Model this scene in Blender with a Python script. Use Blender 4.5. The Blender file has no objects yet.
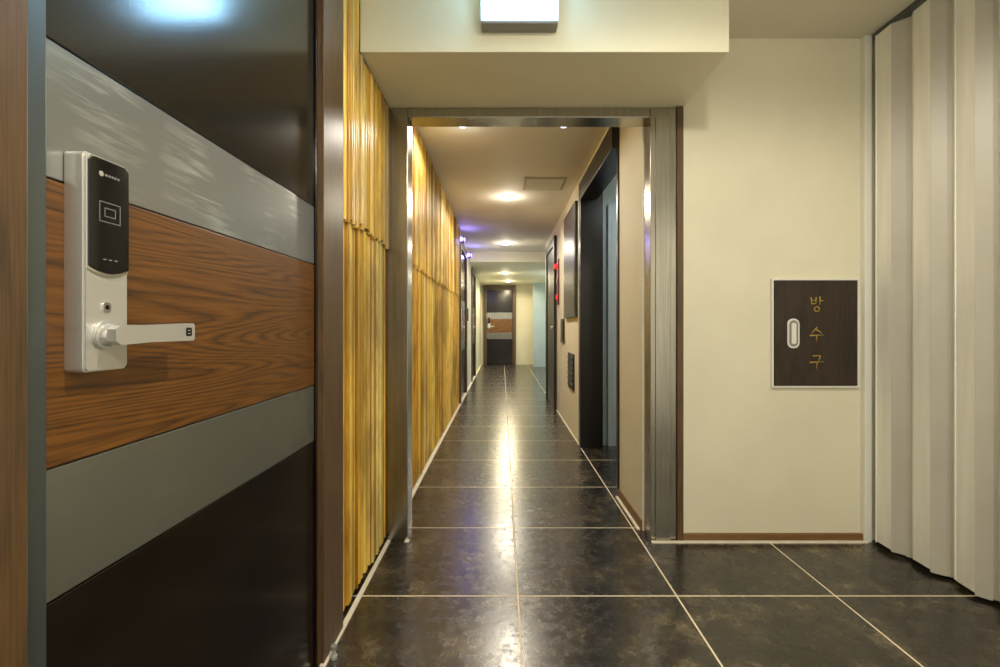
import bpy, bmesh, math, random
from mathutils import Vector, Matrix
random.seed(7)
scene = bpy.context.scene
H = 1.02

# ------------------------------------------------------------ materials
def nt(name):
    m = bpy.data.materials.new(name); m.use_nodes = True
    n = m.node_tree.nodes; l = m.node_tree.links
    return m, n, l, n["Principled BSDF"]
def lin(c):
    return tuple(((v/255)/12.92 if v/255 <= 0.04045 else ((v/255+0.055)/1.055)**2.4) for v in c) + (1,)
def plain(name, c, rough=0.6, metal=0.0, var=0.06, scale=3.0, bump=0.0, bscale=80, stretch=(1,1,1), spec=0.5):
    m, n, l, b = nt(name)
    tc = n.new("ShaderNodeTexCoord"); mp = n.new("ShaderNodeMapping")
    mp.inputs["Scale"].default_value = stretch
    l.new(tc.outputs["Object"], mp.inputs[0])
    no = n.new("ShaderNodeTexNoise"); no.inputs["Scale"].default_value = scale; no.inputs["Detail"].default_value = 5
    l.new(mp.outputs[0], no.inputs["Vector"])
    r = n.new("ShaderNodeValToRGB")
    c0 = lin(c)
    r.color_ramp.elements[0].position = 0.3; r.color_ramp.elements[1].position = 0.7
    r.color_ramp.elements[0].color = tuple(v*(1-var) for v in c0[:3])+(1,)
    r.color_ramp.elements[1].color = tuple(min(1, v*(1+var)) for v in c0[:3])+(1,)
    l.new(no.outputs[0], r.inputs[0]); l.new(r.outputs[0], b.inputs["Base Color"])
    b.inputs["Roughness"].default_value = rough; b.inputs["Metallic"].default_value = metal
    b.inputs["Specular IOR Level"].default_value = spec
    if bump:
        n2 = n.new("ShaderNodeTexNoise"); n2.inputs["Scale"].default_value = bscale; n2.inputs["Detail"].default_value = 4
        l.new(mp.outputs[0], n2.inputs["Vector"])
        bp = n.new("ShaderNodeBump"); bp.inputs["Strength"].default_value = bump; bp.inputs["Distance"].default_value = 0.003
        l.new(n2.outputs[0], bp.inputs["Height"]); l.new(bp.outputs[0], b.inputs["Normal"])
    return m
def emis(name, c, s):
    m, n, l, b = nt(name)
    b.inputs["Base Color"].default_value = lin(c)
    b.inputs["Emission Color"].default_value = lin(c); b.inputs["Emission Strength"].default_value = s
    return m
def wood(name, c1, c2, axis='Y', freq=40, rough=0.4, spread=1.0, linew=0.5, fine=0.6, stretch=0.10):
    m, n, l, b = nt(name)
    tc = n.new("ShaderNodeTexCoord"); mp = n.new("ShaderNodeMapping")
    def sc(k): return {'X': (k, 1, 1), 'Y': (1, k, 1), 'Z': (1, 1, k)}[axis]
    mp.inputs["Scale"].default_value = sc(stretch)
    l.new(tc.outputs["Object"], mp.inputs[0])
    n1 = n.new("ShaderNodeTexNoise"); n1.inputs["Scale"].default_value = 6*spread; n1.inputs["Detail"].default_value = 2.0; n1.inputs["Roughness"].default_value = 0.35
    l.new(mp.outputs[0], n1.inputs["Vector"])
    mul = n.new("ShaderNodeMath"); mul.operation = 'MULTIPLY'; mul.inputs[1].default_value = freq
    l.new(n1.outputs[0], mul.inputs[0])
    fr = n.new("ShaderNodeMath"); fr.operation = 'PINGPONG'; fr.inputs[1].default_value = 1.0; l.new(mul.outputs[0], fr.inputs[0])
    pw = n.new("ShaderNodeMath"); pw.operation = 'POWER'; pw.inputs[1].default_value = linew; l.new(fr.outputs[0], pw.inputs[0])
    n2 = n.new("ShaderNodeTexNoise"); n2.inputs["Scale"].default_value = 260; n2.inputs["Detail"].default_value = 3
    mp2 = n.new("ShaderNodeMapping"); mp2.inputs["Scale"].default_value = sc(0.04)
    l.new(tc.outputs["Object"], mp2.inputs[0]); l.new(mp2.outputs[0], n2.inputs["Vector"])
    ad = n.new("ShaderNodeMix"); ad.data_type = 'FLOAT'; ad.inputs[0].default_value = fine
    l.new(pw.outputs[0], ad.inputs[2]); l.new(n2.outputs[0], ad.inputs[3])
    r = n.new("ShaderNodeValToRGB"); r.color_ramp.elements[0].position = 0.25; r.color_ramp.elements[1].position = 0.72
    r.color_ramp.elements[0].color = lin(c1); r.color_ramp.elements[1].color = lin(c2)
    l.new(ad.outputs[0], r.inputs[0]); l.new(r.outputs[0], b.inputs["Base Color"])
    bp = n.new("ShaderNodeBump"); bp.inputs["Strength"].default_value = 0.12; bp.inputs["Distance"].default_value = 0.0006
    l.new(ad.outputs[0], bp.inputs["Height"]); l.new(bp.outputs[0], b.inputs["Normal"])
    b.inputs["Roughness"].default_value = rough
    return m

M_wall   = plain("cream_wallpaper", (231,225,200), 0.75, var=0.05, scale=2.5, bump=0.2, bscale=120)
M_soffit = plain("soffit_paint", (240,236,210), 0.6, var=0.03)
M_wall2  = plain("corridor_wall_paint", (236,232,210), 0.7, var=0.04)
M_ceil   = plain("ceiling_paint", (222,216,198), 0.75, var=0.03)
M_vent   = plain("vent_paint", (176,170,158), 0.6, var=0.03)
M_ceil2  = plain("corridor_ceiling_paint", (230,226,216), 0.7, var=0.03)
M_bluew  = plain("blue_grey_wall_paint", (175,195,205), 0.6)
M_white  = plain("white_frame_paint", (232,232,222), 0.5, var=0.02)
M_grout  = plain("caulk", (244,234,214), 0.8, var=0.1, scale=20)
M_steel  = plain("brushed_steel", (172,169,158), 0.22, 1.0, var=0.12, scale=14, bump=0.05, bscale=60, stretch=(8,8,0.3))
M_steeld = plain("dark_steel", (104,112,114), 0.35, 0.8, var=0.1)
M_silver = plain("satin_silver", (214,213,208), 0.34, 0.65, var=0.02)
M_chrome = plain("chrome", (225,225,225), 0.1, 1.0, var=0.01)
M_glassb = plain("black_gloss_glass", (8,8,9), 0.08, var=0.01)
M_black  = plain("black_laminate", (18,15,14), 0.35, var=0.15)
M_blackd = plain("door_lower_black", (20,14,9), 0.18, var=0.25, scale=6, spec=0.4)
M_leath  = plain("door_upper_black", (26,22,17), 0.16, var=0.7, scale=150, bump=0.03, bscale=260, spec=0.6)
M_frame  = wood("casing_walnut", (64,47,29), (104,78,48), 'Z', 30, 0.4, fine=0.8)
M_oak    = wood("door_oak_band", (50,29,8), (120,75,24), 'Y', 95, 0.34, spread=1.15, fine=0.62, stretch=0.07)
M_oakx   = wood("door_oak_band_cross", (66,40,12), (128,82,30), 'X', 30, 0.38)
M_hatch  = wood("hatch_dark_wood", (26,20,15), (60,47,36), 'Z', 30, 0.35, fine=0.8)
M_base   = wood("baseboard_wood", (92,66,36), (130,96,54), 'X', 12, 0.5)
M_gold   = plain("gold_leaf_paint", (172,144,60), 0.45, 0.2, var=0.25, scale=60)
M_lamp   = emis("lamp_lens", (255,248,230), 60)
M_lampc  = emis("led_lens", (225,225,255), 2.2)
M_sign   = emis("sign_diffuser", (160,216,255), 26.0)
M_purple = emis("violet_led", (100,80,255), 12)
M_red    = emis("red_led", (255,30,30), 1.4)
M_redp   = plain("red_plastic", (96,16,16), 0.4)
M_grey   = plain("grey_plastic", (140,138,132), 0.5)
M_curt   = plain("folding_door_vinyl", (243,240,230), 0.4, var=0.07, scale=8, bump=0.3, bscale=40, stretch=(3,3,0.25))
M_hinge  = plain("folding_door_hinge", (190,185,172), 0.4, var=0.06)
M_dwall  = plain("dark_wall_cladding", (70,60,50), 0.5, var=0.15)

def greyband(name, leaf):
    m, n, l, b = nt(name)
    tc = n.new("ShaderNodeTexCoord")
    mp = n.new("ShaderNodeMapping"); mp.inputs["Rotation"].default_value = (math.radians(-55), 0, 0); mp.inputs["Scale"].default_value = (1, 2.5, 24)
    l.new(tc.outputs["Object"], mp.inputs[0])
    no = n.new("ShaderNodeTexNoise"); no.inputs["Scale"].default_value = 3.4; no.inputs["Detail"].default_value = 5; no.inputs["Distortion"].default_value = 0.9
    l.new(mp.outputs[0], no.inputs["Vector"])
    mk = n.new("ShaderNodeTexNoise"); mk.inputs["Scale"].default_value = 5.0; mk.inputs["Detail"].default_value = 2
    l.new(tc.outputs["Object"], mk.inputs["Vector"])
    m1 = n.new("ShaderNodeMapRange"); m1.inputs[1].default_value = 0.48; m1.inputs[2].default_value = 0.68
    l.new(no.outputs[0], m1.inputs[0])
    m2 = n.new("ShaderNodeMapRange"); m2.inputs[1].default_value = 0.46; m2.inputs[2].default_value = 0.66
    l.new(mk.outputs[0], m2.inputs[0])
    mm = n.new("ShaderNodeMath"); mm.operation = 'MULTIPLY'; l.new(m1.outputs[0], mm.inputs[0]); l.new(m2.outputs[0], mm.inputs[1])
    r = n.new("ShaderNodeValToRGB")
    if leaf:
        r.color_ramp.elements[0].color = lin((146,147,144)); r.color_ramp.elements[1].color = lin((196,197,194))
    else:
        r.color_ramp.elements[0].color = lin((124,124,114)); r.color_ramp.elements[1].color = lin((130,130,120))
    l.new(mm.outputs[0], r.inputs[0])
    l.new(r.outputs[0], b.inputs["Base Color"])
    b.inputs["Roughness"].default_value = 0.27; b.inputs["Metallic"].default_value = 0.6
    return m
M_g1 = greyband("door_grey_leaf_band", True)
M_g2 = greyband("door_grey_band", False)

def floormat():
    m, n, l, b = nt("slate_floor_tile")
    tc = n.new("ShaderNodeTexCoord"); mp = n.new("ShaderNodeMapping")
    mp.inputs["Location"].default_value = (-0.06+6, -1.776+6, 0)
    l.new(tc.outputs["Object"], mp.inputs[0])
    br = n.new("ShaderNodeTexBrick"); br.offset = 0; br.squash = 1
    br.inputs["Scale"].default_value = 1; br.inputs["Brick Width"].default_value = 0.6; br.inputs["Row Height"].default_value = 0.6
    br.inputs["Mortar Size"].default_value = 0.0036; br.inputs["Mortar Smooth"].default_value = 0.2; br.inputs["Bias"].default_value = 0
    br.inputs["Color1"].default_value = (0.85,0.85,0.85,1); br.inputs["Color2"].default_value = (1.15,1.15,1.15,1)
    l.new(mp.outputs[0], br.inputs["Vector"])
    n1 = n.new("ShaderNodeTexNoise"); n1.inputs["Scale"].default_value = 4.5; n1.inputs["Detail"].default_value = 14; n1.inputs["Roughness"].default_value = 0.8
    l.new(tc.outputs["Object"], n1.inputs["Vector"])
    r = n.new("ShaderNodeValToRGB"); e = r.color_ramp.elements
    e[0].position = 0.40; e[0].color = lin((15,13,11)); e[1].position = 0.68; e[1].color = lin((122,108,82))
    x = e.new(0.52); x.color = lin((42,37,30))
    l.new(n1.outputs[0], r.inputs[0])
    mu = n.new("ShaderNodeMix"); mu.data_type = 'RGBA'; mu.blend_type = 'MULTIPLY'; mu.inputs[0].default_value = 1
    l.new(r.outputs[0], mu.inputs[6]); l.new(br.outputs["Color"], mu.inputs[7])
    mx = n.new("ShaderNodeMix"); mx.data_type = 'RGBA'
    l.new(br.outputs["Fac"], mx.inputs[0]); l.new(mu.outputs[2], mx.inputs[6]); mx.inputs[7].default_value = lin((240,226,198))
    l.new(mx.outputs[2], b.inputs["Base Color"])
    n2 = n.new("ShaderNodeTexNoise"); n2.inputs["Scale"].default_value = 26; n2.inputs["Detail"].default_value = 9; n2.inputs["Roughness"].default_value = 0.75
    l.new(tc.outputs["Object"], n2.inputs["Vector"])
    mr = n.new("ShaderNodeMapRange"); mr.inputs[1].default_value = 0.35; mr.inputs[2].default_value = 0.65; mr.inputs[3].default_value = 0.16; mr.inputs[4].default_value = 0.34
    l.new(n2.outputs[0], mr.inputs[0])
    rm = n.new("ShaderNodeMix"); rm.data_type = 'FLOAT'; l.new(br.outputs["Fac"], rm.inputs[0]); l.new(mr.outputs[0], rm.inputs[2]); rm.inputs[3].default_value = 0.8
    l.new(rm.outputs[0], b.inputs["Roughness"])
    bp = n.new("ShaderNodeBump"); bp.inputs["Strength"].default_value = 0.07; bp.inputs["Distance"].default_value = 0.002
    l.new(n2.outputs[0], bp.inputs["Height"])
    b2 = n.new("ShaderNodeBump"); b2.invert = True; b2.inputs["Strength"].default_value = 0.5; b2.inputs["Distance"].default_value = 0.002
    l.new(br.outputs["Fac"], b2.inputs["Height"]); l.new(bp.outputs[0], b2.inputs["Normal"]); l.new(b2.outputs[0], b.inputs["Normal"])
    b.inputs["Specular IOR Level"].default_value = 1.0
    return m
M_floor = floormat()

def bamboomat():
    m, n, l, b = nt("bamboo_slats")
    at = n.new("ShaderNodeAttribute"); at.attribute_name = "slat"
    r = n.new("ShaderNodeValToRGB"); e = r.color_ramp.elements
    e[0].position = 0; e[0].color = lin((160,110,32)); e[1].position = 1; e[1].color = lin((255,240,154))
    for p, c in ((0.15,(214,160,52)),(0.35,(244,194,70)),(0.6,(255,220,96)),(0.8,(236,200,106))):
        x = e.new(p); x.color = lin(c)
    l.new(at.outputs["Fac"], r.inputs[0])
    tc = n.new("ShaderNodeTexCoord"); mp = n.new("ShaderNodeMapping"); mp.inputs["Scale"].default_value = (1,1,0.12)
    l.new(tc.outputs["Object"], mp.inputs[0])
    no = n.new("ShaderNodeTexNoise"); no.inputs["Scale"].default_value = 45; no.inputs["Detail"].default_value = 6
    l.new(mp.outputs[0], no.inputs["Vector"])
    r2 = n.new("ShaderNodeValToRGB"); r2.color_ramp.elements[0].position = 0.32; r2.color_ramp.elements[1].position = 0.5
    r2.color_ramp.elements[0].color = (0.66,0.55,0.38,1); r2.color_ramp.elements[1].color = (1,1,1,1)
    l.new(no.outputs[0], r2.inputs[0])
    n3 = n.new("ShaderNodeTexNoise"); n3.inputs["Scale"].default_value = 2.2; n3.inputs["Detail"].default_value = 7
    mp3 = n.new("ShaderNodeMapping"); mp3.inputs["Scale"].default_value = (1,1,0.6)
    l.new(tc.outputs["Object"], mp3.inputs[0]); l.new(mp3.outputs[0], n3.inputs["Vector"])
    r3 = n.new("ShaderNodeValToRGB"); r3.color_ramp.elements[0].position = 0.41; r3.color_ramp.elements[1].position = 0.53
    r3.color_ramp.elements[0].color = (0.56,0.54,0.57,1); r3.color_ramp.elements[1].color = (1,1,1,1)
    l.new(n3.outputs[0], r3.inputs[0])
    a = n.new("ShaderNodeMix"); a.data_type='RGBA'; a.blend_type='MULTIPLY'; a.inputs[0].default_value = 1
    l.new(r.outputs[0], a.inputs[6]); l.new(r2.outputs[0], a.inputs[7])
    c = n.new("ShaderNodeMix"); c.data_type='RGBA'; c.blend_type='MULTIPLY'; c.inputs[0].default_value = 1
    l.new(a.outputs[2], c.inputs[6]); l.new(r3.outputs[0], c.inputs[7])
    l.new(c.outputs[2], b.inputs["Base Color"])
    b.inputs["Roughness"].default_value = 0.45
    return m
M_bamboo = bamboomat()

# ------------------------------------------------------------ mesh builder
class MB:
    def __init__(self, name, M=None, bevel=0.0):
        self.name = name; self.bm = bmesh.new(); self.M = M; self.mats = []; self.bevel = bevel
    def mi(self, mat):
        if mat not in self.mats: self.mats.append(mat)
        return self.mats.index(mat)
    def v(self, p):
        if self.M: p = self.M(*p)
        return self.bm.verts.new(p)
    def faces(self, vs, fs, mat, smooth=False):
        out = []
        for f in fs:
            fc = self.bm.faces.new([vs[i] for i in f]); fc.material_index = self.mi(mat); fc.smooth = smooth; out.append(fc)
        return out
    def box(self, x0, x1, y0, y1, z0, z1, mat):
        vs = [self.v(p) for p in ((x0,y0,z0),(x1,y0,z0),(x1,y1,z0),(x0,y1,z0),(x0,y0,z1),(x1,y0,z1),(x1,y1,z1),(x0,y1,z1))]
        return self.faces(vs, ((0,3,2,1),(4,5,6,7),(0,1,5,4),(1,2,6,5),(2,3,7,6),(3,0,4,7)), mat)
    def prism(self, pts, a0, a1, mat, axis=1, smooth=False):
        def mk(p, a):
            if axis == 0: return (a, p[0], p[1])
            if axis == 1: return (p[0], a, p[1])
            return (p[0], p[1], a)
        k = len(pts)
        A = [self.v(mk(p, a0)) for p in pts]; B = [self.v(mk(p, a1)) for p in pts]
        vs = A+B
        self.faces(vs, [tuple(range(k)), tuple(range(2*k-1, k-1, -1))], mat)
        self.faces(vs, [(i, (i+1)%k, k+(i+1)%k, k+i) for i in range(k)], mat, smooth)
    def cyl(self, cx, cz, r, a0, a1, mat, axis=1, seg=28, r2=None):
        r2 = r if r2 is None else r2
        def mk(u, v, a):
            if axis == 0: return (a, u, v)
            if axis == 1: return (u, a, v)
            return (u, v, a)
        A = []; B = []
        for i in range(seg):
            t = 2*math.pi*i/seg
            A.append(self.v(mk(cx+r*math.cos(t), cz+r*math.sin(t), a0)))
            B.append(self.v(mk(cx+r2*math.cos(t), cz+r2*math.sin(t), a1)))
        vs = A+B
        self.faces(vs, [tuple(range(seg)), tuple(range(2*seg-1, seg-1, -1))], mat)
        self.faces(vs, [(i, (i+1)%seg, seg+(i+1)%seg, seg+i) for i in range(seg)], mat, True)
    def done(self):
        bm = self.bm
        bmesh.ops.recalc_face_normals(bm, faces=bm.faces[:])
        xs = [v.co for v in bm.verts]
        o = Vector(((min(c.x for c in xs)+max(c.x for c in xs))/2, (min(c.y for c in xs)+max(c.y for c in xs))/2, min(c.z for c in xs)))
        for v in bm.verts: v.co -= o
        me = bpy.data.meshes.new(self.name); bm.to_mesh(me); bm.free()
        for m in self.mats: me.materials.append(m)
        ob = bpy.data.objects.new(self.name, me); ob.location = o
        scene.collection.objects.link(ob)
        if self.bevel:
            md = ob.modifiers.new("bevel", 'BEVEL'); md.width = self.bevel; md.segments = 2; md.limit_method = 'ANGLE'; md.angle_limit = math.radians(40)
        return ob
def rrect(x0, x1, z0, z1, r, seg=6):
    p = []
    for cx, cz, a in ((x1-r, z1-r, 0), (x0+r, z1-r, 90), (x0+r, z0+r, 180), (x1-r, z0+r, 270)):
        for i in range(seg+1):
            t = math.radians(a+90*i/seg); p.append((cx+r*math.cos(t), cz+r*math.sin(t)))
    return p
def sbox(name, *a, bevel=0.0):
    b = MB(name, bevel=bevel); b.box(*a); return b.done()

YB, YE = -1.7, 12.4
# ------------------------------------------------------------ room shell
f = MB("floor"); f.box(-0.75, 2.0, YB, 12.5, -0.08, 0.0, M_floor); fo = f.done()
off = fo.location.copy()
for v in fo.data.vertices: v.co += off
fo.location = (0,0,0)

c = MB("ceiling")
c.box(-0.75, 2.0, YB, 2.24, 2.39, 2.49, M_ceil)
c.box(-0.75, 2.0, 2.34, 7.9, 2.27, 2.49, M_ceil2)
c.box(-0.75, 2.0, 7.9, 12.5, 2.10, 2.49, M_soffit)
c.done()
sbox("wall_left", -0.75, -0.605, YB, 12.5, 0, 2.5, M_dwall)
sbox("wall_far", -0.605, 2.0, YE, 12.5, 0, 2.1, M_wall)
sbox("wall_portal_right", 0.855, 2.0, 2.24, 2.34, 0, 2.39, M_wall)
sbox("wall_above_portal", -0.605, 0.855, 2.30, 2.34, 2.06, 2.39, M_wall)
sbox("wall_right", 1.92, 2.0, YB, 2.24, 0, 2.39, M_wall)
sbox("wall_corridor_stub", 0.70, 0.80, 2.34, 2.80, 0, 2.27, M_wall2)
sbox("wall_corridor_right", 0.665, 0.84, 4.02, 7.2, 0, 2.27, M_wall2)
sbox("wall_corridor_lintel", 0.665, 0.80, 2.80, 4.02, 2.23, 2.27, M_wall2)
w = MB("wall_alcove")
w.box(1.60, 1.70, 2.34, 4.02, 0, 2.27, M_wall2)
w.box(0.84, 1.70, 4.02, 4.10, 0, 2.27, M_bluew)
w.done()
sbox("wall_side_passage", 1.30, 1.4, 7.2, YE, 0, 2.1, M_bluew)
sbox("wall_side_return", 0.84, 1.4, 7.12, 7.2, 0, 2.27, M_wall2)
sbox("wall_blue_far", 0.78, 1.30, 11.7, 11.8, 0, 2.1, M_bluew)
o = MB("trim_alcove_frame", bevel=0.003)
o.box(0.655, 0.845, 3.93, 4.02, 0, 2.23, M_black)
o.box(0.655, 0.80, 2.80, 3.93, 2.08, 2.23, M_black)
o.box(0.69, 0.81, 2.80, 2.84, 0, 2.08, M_black)
o.done()
b = MB("ceiling_soffit", bevel=0.003)
b.box(-0.54, 0.863, 1.784, 2.30, 2.06, 2.39, M_soffit)
b.done()
def door_M(xw, y0):
    return lambda u, n, z: (xw+n, y0+u, z)
w = MB("wall_left_far_cladding")
w.box(-0.605, -0.56, 6.05, 6.13, 0, 2.27, M_steel)
w.box(-0.605, -0.56, 7.27, 8.55, 0, 2.1, M_wall2)
w.box(-0.605, -0.56, 9.69, 12.4, 0, 2.1, M_wall2)
w.box(-0.605, -0.56, 6.13, 7.27, 2.2, 2.27, M_wall2)
w.box(-0.605, -0.56, 7.27, 7.90, 2.1, 2.27, M_wall2)
w.done()
sbox("wall_left_near_cladding", -0.605, -0.55, YB, 0.40, 0, 2.39, M_wall)
sbox("wall_left_door_head", -0.605, -0.55, 0.40, 1.585, 2.24, 2.39, M_wall)

# ------------------------------------------------------------ bamboo
def bamboo(name, y0, y1, ztop):
    b = MB(name)
    lay = b.bm.faces.layers.float.new("slat")
    b.box(-0.605, -0.585, y0, y1, 0.0, ztop, M_dwall)
    y = y0
    while y < y1-0.006:
        wd = random.choice((0.014, 0.018, 0.022, 0.028)); wd = min(wd, y1-y)
        for row in (0, 1):
            pr = -0.553 + random.choice((0, 0.002, 0.004, 0.006, 0.009)) + (0.012 if row else 0)
            z0 = 0.02+random.random()*0.012 if row == 0 else 1.38+random.random()*0.03
            z1 = 1.398 if row == 0 else ztop-0.002
            g = 0.0013
            pts = [(-0.585, y+g), (pr-0.004, y+g), (pr, y+wd*0.3), (pr, y+wd*0.7), (pr-0.004, y+wd-g), (-0.585, y+wd-g)]
            n0 = len(b.bm.faces)
            b.prism(pts, z0, z1, M_bamboo, axis=2)
            b.bm.faces.ensure_lookup_table()
            val = random.random()
            for i in range(n0, len(b.bm.faces)): b.bm.faces[i][lay] = val
        y += wd
    return b.done()
bamboo("bamboo_wall_cladding", 1.59, 1.78, 2.38)
bamboo("bamboo_wall_cladding", 1.785, 2.23, 2.055)
bamboo("bamboo_wall_cladding", 2.35, 6.04, 2.265)

# ------------------------------------------------------------ steel portal
p = MB("trim_steel_portal", bevel=0.003)
p.box(-0.56, -0.448, 2.235, 2.345, 0.0, 2.058, M_steel)
p.box(0.705, 0.829, 2.232, 2.345, 0.0, 2.058, M_steel)
p.box(-0.448, 0.705, 2.235, 2.345, 2.012, 2.058, M_steel)
p.box(0.728, 0.800, 2.226, 2.233, 0.0, 2.012, M_steel)
p.done()
sbox("trim_portal_wood", 0.829, 0.858, 2.22, 2.30, 0, 2.058, M_frame, bevel=0.002)

sbox("baseboard_right", 0.858, 1.71, 2.222, 2.24, 0.0, 0.035, M_base, bevel=0.002)
sbox("baseboard_stub", 0.69, 0.70, 2.345, 2.80, 0.0, 0.05, M_base)
w = MB("trim_caulk")
w.box(-0.545, -0.528, 1.40, 2.23, 0, 0.006, M_grout)
w.box(-0.560, -0.530, 2.35, 12.3, 0, 0.006, M_grout)
w.box(0.655, 0.665, 4.03, 7.2, 0, 0.006, M_grout)
w.box(0.676, 0.69, 2.35, 2.80, 0, 0.006, M_grout)
w.box(0.705, 1.72, 2.205, 2.222, 0, 0.006, M_grout)
w.box(-0.46, -0.44, 2.215, 2.235, 0, 0.006, M_grout)
w.done()

# ------------------------------------------------------------ hotel doors
def hotel_door(name, M, w, casl, casr, h=2.1, oak=M_oak, lock=True, strip=0.045, head=0.12, casn=0.025):
    b = MB(name, M, bevel=0.0015)
    g = 0.0012
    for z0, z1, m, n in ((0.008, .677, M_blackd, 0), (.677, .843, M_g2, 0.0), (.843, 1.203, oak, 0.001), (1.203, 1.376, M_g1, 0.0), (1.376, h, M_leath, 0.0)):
        b.box(0, w, -0.04, n, z0+g, z1-g, m)
    b.box(0, w, -0.042, -0.004, 0.006, h, M_black)
    b.box(-strip, -0.002, -0.044, 0.004, 0, h, M_steeld)
    b.box(-strip-casl, -strip, -0.044, casn, 0, h+head, M_frame)
    b.box(w+0.003, w+0.012, -0.044, 0.006, 0, h, M_blackd)
    b.box(w+0.012, w+casr, -0.044, casn, 0, h+head, M_frame)
    b.box(-strip, w+0.012, -0.044, casn, h+0.003, h+head, M_frame)
    ob = b.done()
    if not lock: return ob
    k = MB("digital_lock", M, bevel=0.0012)
    u0, u1 = 0.024, 0.094
    k.prism(rrect(u0, u1, 0.960, 1.245, 0.006), 0.001, 0.024, M_silver, smooth=True)
    k.prism(rrect(u0+0.002, u1-0.002, 0.962, 1.243, 0.006), 0.024, 0.027, M_silver, smooth=True)
    def shield(a, bb, z0, z1, sag):
        pts = [(a, z1-0.006), (a+0.006, z1), (bb-0.006, z1), (bb, z1-0.006)]
        for i in range(9):
            t = i/8; pts.append((bb+(a-bb)*t, z0 - sag*math.sin(math.pi*t)))
        return pts
    k.prism(shield(u0+0.003, u1-0.001, 1.094, 1.243, 0.009), 0.026, 0.0285, M_chrome)
    k.prism(shield(u0+0.005, u1-0.003, 1.098, 1.241, 0.008), 0.0285, 0.0305, M_glassb)
    cu, cz = (u0+u1)/2, 1.172
    for (a0, a1, z0, z1) in ((-.017,.017,.0125,.0135),(-.017,.017,-.0135,-.0125),(-.017,-.016,-.0135,.0135),(.016,.017,-.0135,.0135),(-.009,.009,.005,.006),(-.009,.009,-.006,-.005),(-.009,-.008,-.006,.006),(.008,.009,-.006,.006)):
        k.box(cu+a0, cu+a1, 0.0305, 0.0309, cz+z0, cz+z1, M_grey)
    k.cyl(cu-0.014, 1.2215, 0.0035, 0.0305, 0.0309, M_silver)
    for i in range(5):
        k.box(cu-0.008+i*0.005, cu-0.0048+i*0.005, 0.0305, 0.0309, 1.2200, 1.2230, M_grey)
    for i in range(3):
        k.box(cu-0.011+i*0.009, cu-0.006+i*0.009, 0.0305, 0.0309, 1.108, 1.1095, M_grey)
    k.prism(rrect(cu-0.009, cu+0.004, 1.038, 1.052, 0.005), 0.027, 0.029, M_chrome)
    k.cyl(cu-0.0025, 1.045, 0.003, 0.029, 0.0295, M_glassb)
    hc = u0+0.030
    k.cyl(hc, 1.008, 0.019, 0.027, 0.032, M_silver)
    k.cyl(hc, 1.008, 0.0155, 0.032, 0.040, M_silver, r2=0.0125)
    k.cyl(hc, 1.008, 0.0115, 0.040, 0.052, M_silver)
    lv = [(hc-0.012, 1.000), (hc-0.012, 1.016), (hc-0.004, 1.0215), (hc+0.05, 1.0215), (hc+0.142, 1.0245), (hc+0.146, 1.021), (hc+0.146, 0.999), (hc+0.142, 0.996), (hc+0.05, 0.9965), (hc-0.004, 0.9945)]
    k.prism(lv, 0.041, 0.053, M_silver)
    k.prism(rrect(hc+0.124, hc+0.138, 1.0035, 1.0175, 0.003), 0.053, 0.0536, M_glassb)
    k.box(hc+0.128, hc+0.134, 0.0536, 0.0539, 1.0075, 1.0085, M_silver)
    k.box(hc+0.128, hc+0.134, 0.0536, 0.0539, 1.0125, 1.0135, M_silver)
    lk = k.done(); lk.parent = ob
    lk.matrix_parent_inverse = Matrix.Translation(ob.location).inverted()
    return ob
hotel_door("door_guest_room", door_M(-0.56, 0.576), 0.824, 0.09, 0.185)
hotel_door("door_guest_room", door_M(-0.56, 6.24), 0.90, 0.06, 0.12, h=2.05)
hotel_door("door_guest_room", door_M(-0.56, 8.66), 0.90, 0.06, 0.12, h=2.0, head=0.09)
hotel_door("door_guest_room", lambda u, n, z: (-0.40+u, 12.40-0.045-n, z), 0.67, 0.07, 0.09, h=1.97, oak=M_oakx, strip=0.02)
XW = 0.6640
b = MB("door_service", bevel=0.003)
b.box(0.63, XW, 5.70, 5.82, 0, 2.12, M_black)
b.box(0.63, XW, 6.68, 6.80, 0, 2.12, M_black)
b.box(0.63, XW, 5.82, 6.68, 2.02, 2.12, M_black)
b.box(0.645, XW, 5.83, 6.67, 0.005, 2.01, M_black)
b.cyl(5.92, 1.0, 0.022, 0.61, 0.645, M_silver, axis=0)
b.done()
b = MB("door_alcove", bevel=0.003)
b.box(0.90, 1.55, 3.985, 4.018, 0, 2.05, M_bluew)
b.box(0.93, 1.20, 3.980, 3.985, 0.2, 1.9, M_bluew)
b.box(1.25, 1.52, 3.980, 3.985, 0.2, 1.9, M_bluew)
b.done()
b = MB("door_stopper", bevel=0.001)
b.cyl(-0.515, 1.44, 0.010, 0.0, 0.012, M_silver, axis=2)
b.cyl(-0.515, 1.44, 0.006, 0.012, 0.03, M_silver, axis=2)
b.cyl(-0.515, 1.44, 0.009, 0.03, 0.042, M_grey, axis=2)
b.done()

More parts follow.
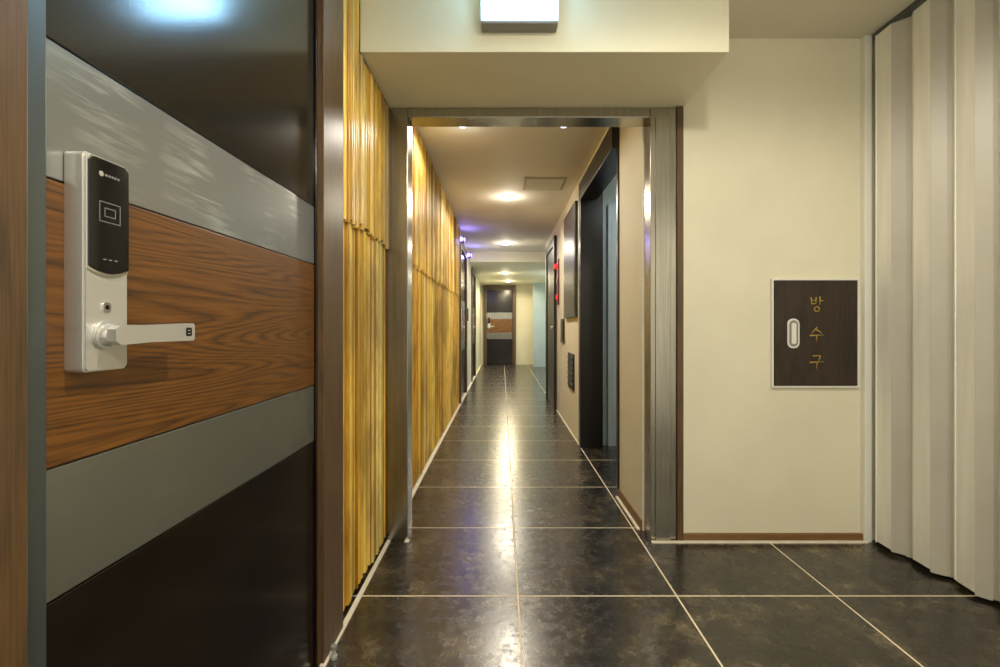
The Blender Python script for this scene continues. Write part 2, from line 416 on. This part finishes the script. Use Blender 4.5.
# ------------------------------------------------------------ hose hatch on right wall
b = MB("hydrant_hatch", bevel=0.0015)
X0, X1, Z0, Z1 = 1.277, 1.690, 0.728, 1.244
t = 0.008; yw = 2.24
b.box(X0, X1, yw-0.018, yw, Z0, Z0+t, M_white); b.box(X0, X1, yw-0.018, yw, Z1-t, Z1, M_white)
b.box(X0, X0+t, yw-0.018, yw, Z0+t, Z1-t, M_white); b.box(X1-t, X1, yw-0.018, yw, Z0+t, Z1-t, M_white)
b.box(X0+t, X1-t, yw-0.008, yw, Z0+t, Z1-t, M_black)
b.box(X0+t+.003, X1-t-.003, yw-0.020, yw-0.004, Z0+t+.003, Z1-t-.003, M_hatch)
hx, hz = 1.374, 0.985
b.prism(rrect(hx-0.028, hx+0.028, hz-0.070, hz+0.070, 0.026), yw-0.026, yw-0.020, M_white, smooth=True)
b.prism(rrect(hx-0.021, hx+0.021, hz-0.062, hz+0.062, 0.020), yw-0.0275, yw-0.026, M_grey, smooth=True)
b.prism(rrect(hx-0.012, hx+0.010, hz-0.050, hz+0.050, 0.009), yw-0.0315, yw-0.0275, M_white, smooth=True)
def stroke(x0, z0, x1, z1, w=0.0062):
    d = Vector((x1-x0, z1-z0)); L = d.length; d /= L; nrm = Vector((-d.y, d.x))*w/2
    pts = [(x0+nrm.x*1.2, z0+nrm.y*1.2), (x0-nrm.x*1.2, z0-nrm.y*1.2), (x1-nrm.x*0.3, z1-nrm.y*0.3), (x1+nrm.x*0.3, z1+nrm.y*0.3)]
    b.prism(pts, yw-0.0212, yw-0.0198, M_gold)
def glyph(cx, cz, S, segs):
    for s in segs: stroke(cx+s[0]*S, cz+s[1]*S, cx+s[2]*S, cz+s[3]*S)
gx = 1.487
glyph(gx, 1.122, 0.034, [(-.8,1,-.75,.1),(-.1,1,-.15,.1),(-.8,.55,-.1,.6),(-.78,.1,-.12,.12),(.45,1.1,.42,-.1),(.45,.5,.95,.55),
     (-.3,-.5,0,-.28),(0,-.28,.35,-.45),(.35,-.45,.3,-.85),(.3,-.85,-.05,-1.0),(-.05,-1.0,-.35,-.8),(-.35,-.8,-.3,-.5)])
glyph(gx, 0.982, 0.034, [(.05,.95,-.75,.1),(-.05,.6,.7,.15),(-1,-.2,1,-.12),(.0,-.15,-.05,-1.0)])
glyph(gx, 0.850, 0.034, [(-.55,.85,.5,.9),(.5,.9,.25,.1),(-1,-.05,1,.05),(.05,0,-.05,-.95)])
b.done()

# ------------------------------------------------------------ folding door (accordion) on right
b = MB("accordion_folding_door")
pts = []; y = 2.205
while y > -1.5:
    for dx, dy, in ((1.812,0),(1.788,0.03),(1.772,0.115),(1.802,0.150)):
        yy = y-dy
        pts.append((dx - 0.058*max(0, 1-(2.205-yy)/0.4), yy))
    y -= 0.165
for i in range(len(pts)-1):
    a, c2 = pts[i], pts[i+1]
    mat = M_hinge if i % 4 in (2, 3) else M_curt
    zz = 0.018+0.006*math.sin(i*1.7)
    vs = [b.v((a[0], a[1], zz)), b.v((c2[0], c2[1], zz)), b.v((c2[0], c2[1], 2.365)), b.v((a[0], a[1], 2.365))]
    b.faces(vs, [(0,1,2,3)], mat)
cd = b.done()
md = cd.modifiers.new("s", 'SOLIDIFY'); md.thickness = 0.004
sbox("accordion_door_rail", 1.74, 1.83, -1.5, 2.20, 2.366, 2.39, M_steeld)
sbox("trim_folding_door_jamb", 1.708, 1.742, 2.213, 2.24, 0.0, 2.39, M_white, bevel=0.002)

# ------------------------------------------------------------ emergency sign on the soffit
b = MB("emergency_exit_light", bevel=0.004)
b.box(-0.080, 0.210, 1.735, 1.784, 2.14, 2.34, M_white)
b.box(-0.070, 0.200, 1.722, 1.736, 2.158, 2.33, M_sign)
b.box(-0.076, 0.206, 1.728, 1.784, 2.132, 2.146, M_grey)
b.done()

# ------------------------------------------------------------ ceiling lamps
def downlight(x, y, z, power, col=(1,0.90,0.72), r=0.04, drop=0.12, ls=0.05, glow=0.045, lens=None, ring=0.018):
    b = MB("ceiling_downlight")
    b.cyl(x, y, r+ring, z-0.008, z, M_white, axis=2)
    b.cyl(x, y, r*0.8, z-0.022, z-0.008, lens or M_lamp, axis=2, r2=r)
    o = b.done()
    if power <= 0: return o
    L = bpy.data.lights.new("downlight_bulb", 'SPOT'); L.energy = power; L.color = col; L.shadow_soft_size = ls
    L.spot_size = math.radians(172); L.spot_blend = 0.3
    lo = bpy.data.objects.new("downlight_bulb", L); scene.collection.objects.link(lo); lo.location = (x, y, z-0.03)
    L = bpy.data.lights.new("downlight_halo_fill", 'POINT'); L.energy = power*glow; L.color = col; L.shadow_soft_size = 0.06  # unseen point light added below the fixture for a halo on the ceiling
    lo = bpy.data.objects.new("downlight_halo_fill", L); scene.collection.objects.link(lo); lo.location = (x, y, z-drop)
    return o
downlight(0.06, 4.55, 2.27, 54)
downlight(0.06, 7.08, 2.27, 58)
downlight(0.06, 9.6, 2.10, 62, col=(1,0.84,0.52))
downlight(0.15, 11.3, 2.10, 66, col=(1,0.84,0.52))
downlight(1.05, 9.5, 2.10, 34, col=(0.75,0.88,1))
downlight(1.20, 3.2, 2.27, 12, col=(0.85,0.93,1))  # unseen lamp added in the alcove to brighten its door
downlight(-0.24, 2.90, 2.27, 20, col=(1,0.93,0.80), r=0.022, ring=0.012, lens=M_lampc, glow=0.03)
downlight(0.38, 2.90, 2.27, 0, r=0.022, ring=0.012, lens=M_lampc)
downlight(0.55, 0.55, 2.39, 74, col=(1,0.92,0.76))  # added lamp above the view, lights the foreground
downlight(0.55, -0.9, 2.39, 66, col=(1,0.92,0.76))  # second added lamp, unseen behind the camera, lights the near space

# ------------------------------------------------------------ small fittings
b = MB("ceiling_vent", bevel=0.001)
b.box(0.19, 0.55, 3.95, 4.30, 2.262, 2.27, M_vent)
for i in range(7): b.box(0.215, 0.525, 3.98+i*0.043, 4.005+i*0.043, 2.258, 2.262, M_white)
b.done()
b = MB("framed_notice_board", bevel=0.002)
b.box(0.640, XW, 4.12, 4.88, 1.10, 2.12, M_black)
b.box(0.637, 0.640, 4.16, 4.84, 1.14, 2.08, M_hatch)
b.done()
b = MB("wall_switch_panel", bevel=0.002)
b.box(0.650, XW, 4.98, 5.22, 0.84, 1.10, M_black); b.box(0.646, 0.650, 5.01, 5.19, 0.87, 1.07, M_hatch); b.done()
b = MB("wall_vent_grille", bevel=0.002)
b.box(0.652, XW, 4.30, 4.66, 0.42, 0.76, M_black)
for i in range(6): b.box(0.646, 0.652, 4.32, 4.64, 0.45+i*0.05, 0.475+i*0.05, M_black)
b.done()
b = MB("fire_alarm_lamp", bevel=0.002)
b.box(0.650, XW, 5.44, 5.60, 1.27, 1.80, M_redp)
b.cyl(5.52, 1.72, 0.025, 0.615, 0.650, M_red, axis=0, r2=0.035)
b.cyl(5.52, 1.55, 0.045, 0.643, 0.650, M_grey, axis=0)
b.cyl(5.52, 1.36, 0.028, 0.635, 0.650, M_red, axis=0)
b.done()
def violet(y):
    b = MB("room_indicator_lamp", bevel=0.002)
    b.box(-0.56, -0.49, y, y+0.075, 2.10, 2.18, M_black)
    b.cyl(-0.525, 2.14, 0.030, y-0.012, y, M_purple, axis=1)
    b.cyl(y+0.04, 2.14, 0.026, -0.49, -0.48, M_purple, axis=0)
    b.done()
    L = bpy.data.lights.new("violet_glow", 'POINT'); L.energy = 1.5; L.color = (0.3,0.25,1); L.shadow_soft_size = 0.03
    lo = bpy.data.objects.new("violet_glow", L); scene.collection.objects.link(lo); lo.location = (-0.46, y-0.03, 2.10)
violet(6.055); violet(7.40)
b = MB("entrance_keypad", bevel=0.002); b.box(-0.56, -0.535, 7.45, 7.53, 1.1, 1.3, M_black); b.done()

# ------------------------------------------------------------ world (near end left open behind the camera to let in added soft fill), camera, view
wd = bpy.data.worlds.new("World"); scene.world = wd; wd.use_nodes = True
wd.node_tree.nodes["Background"].inputs[0].default_value = (1.0,0.94,0.80,1); wd.node_tree.nodes["Background"].inputs[1].default_value = 0.95
cam = bpy.data.cameras.new("camera"); co = bpy.data.objects.new("camera", cam); scene.collection.objects.link(co)
co.location = (0, 0, H); co.rotation_euler = (math.radians(90), 0, 0)
cam.lens = 16.92; cam.sensor_width = 36; cam.shift_x = -0.002; cam.shift_y = -0.0075; cam.clip_start = 0.02
scene.camera = co
scene.view_settings.view_transform = 'Standard'
scene.view_settings.exposure = 0.18
scene.view_settings.gamma = 1.02
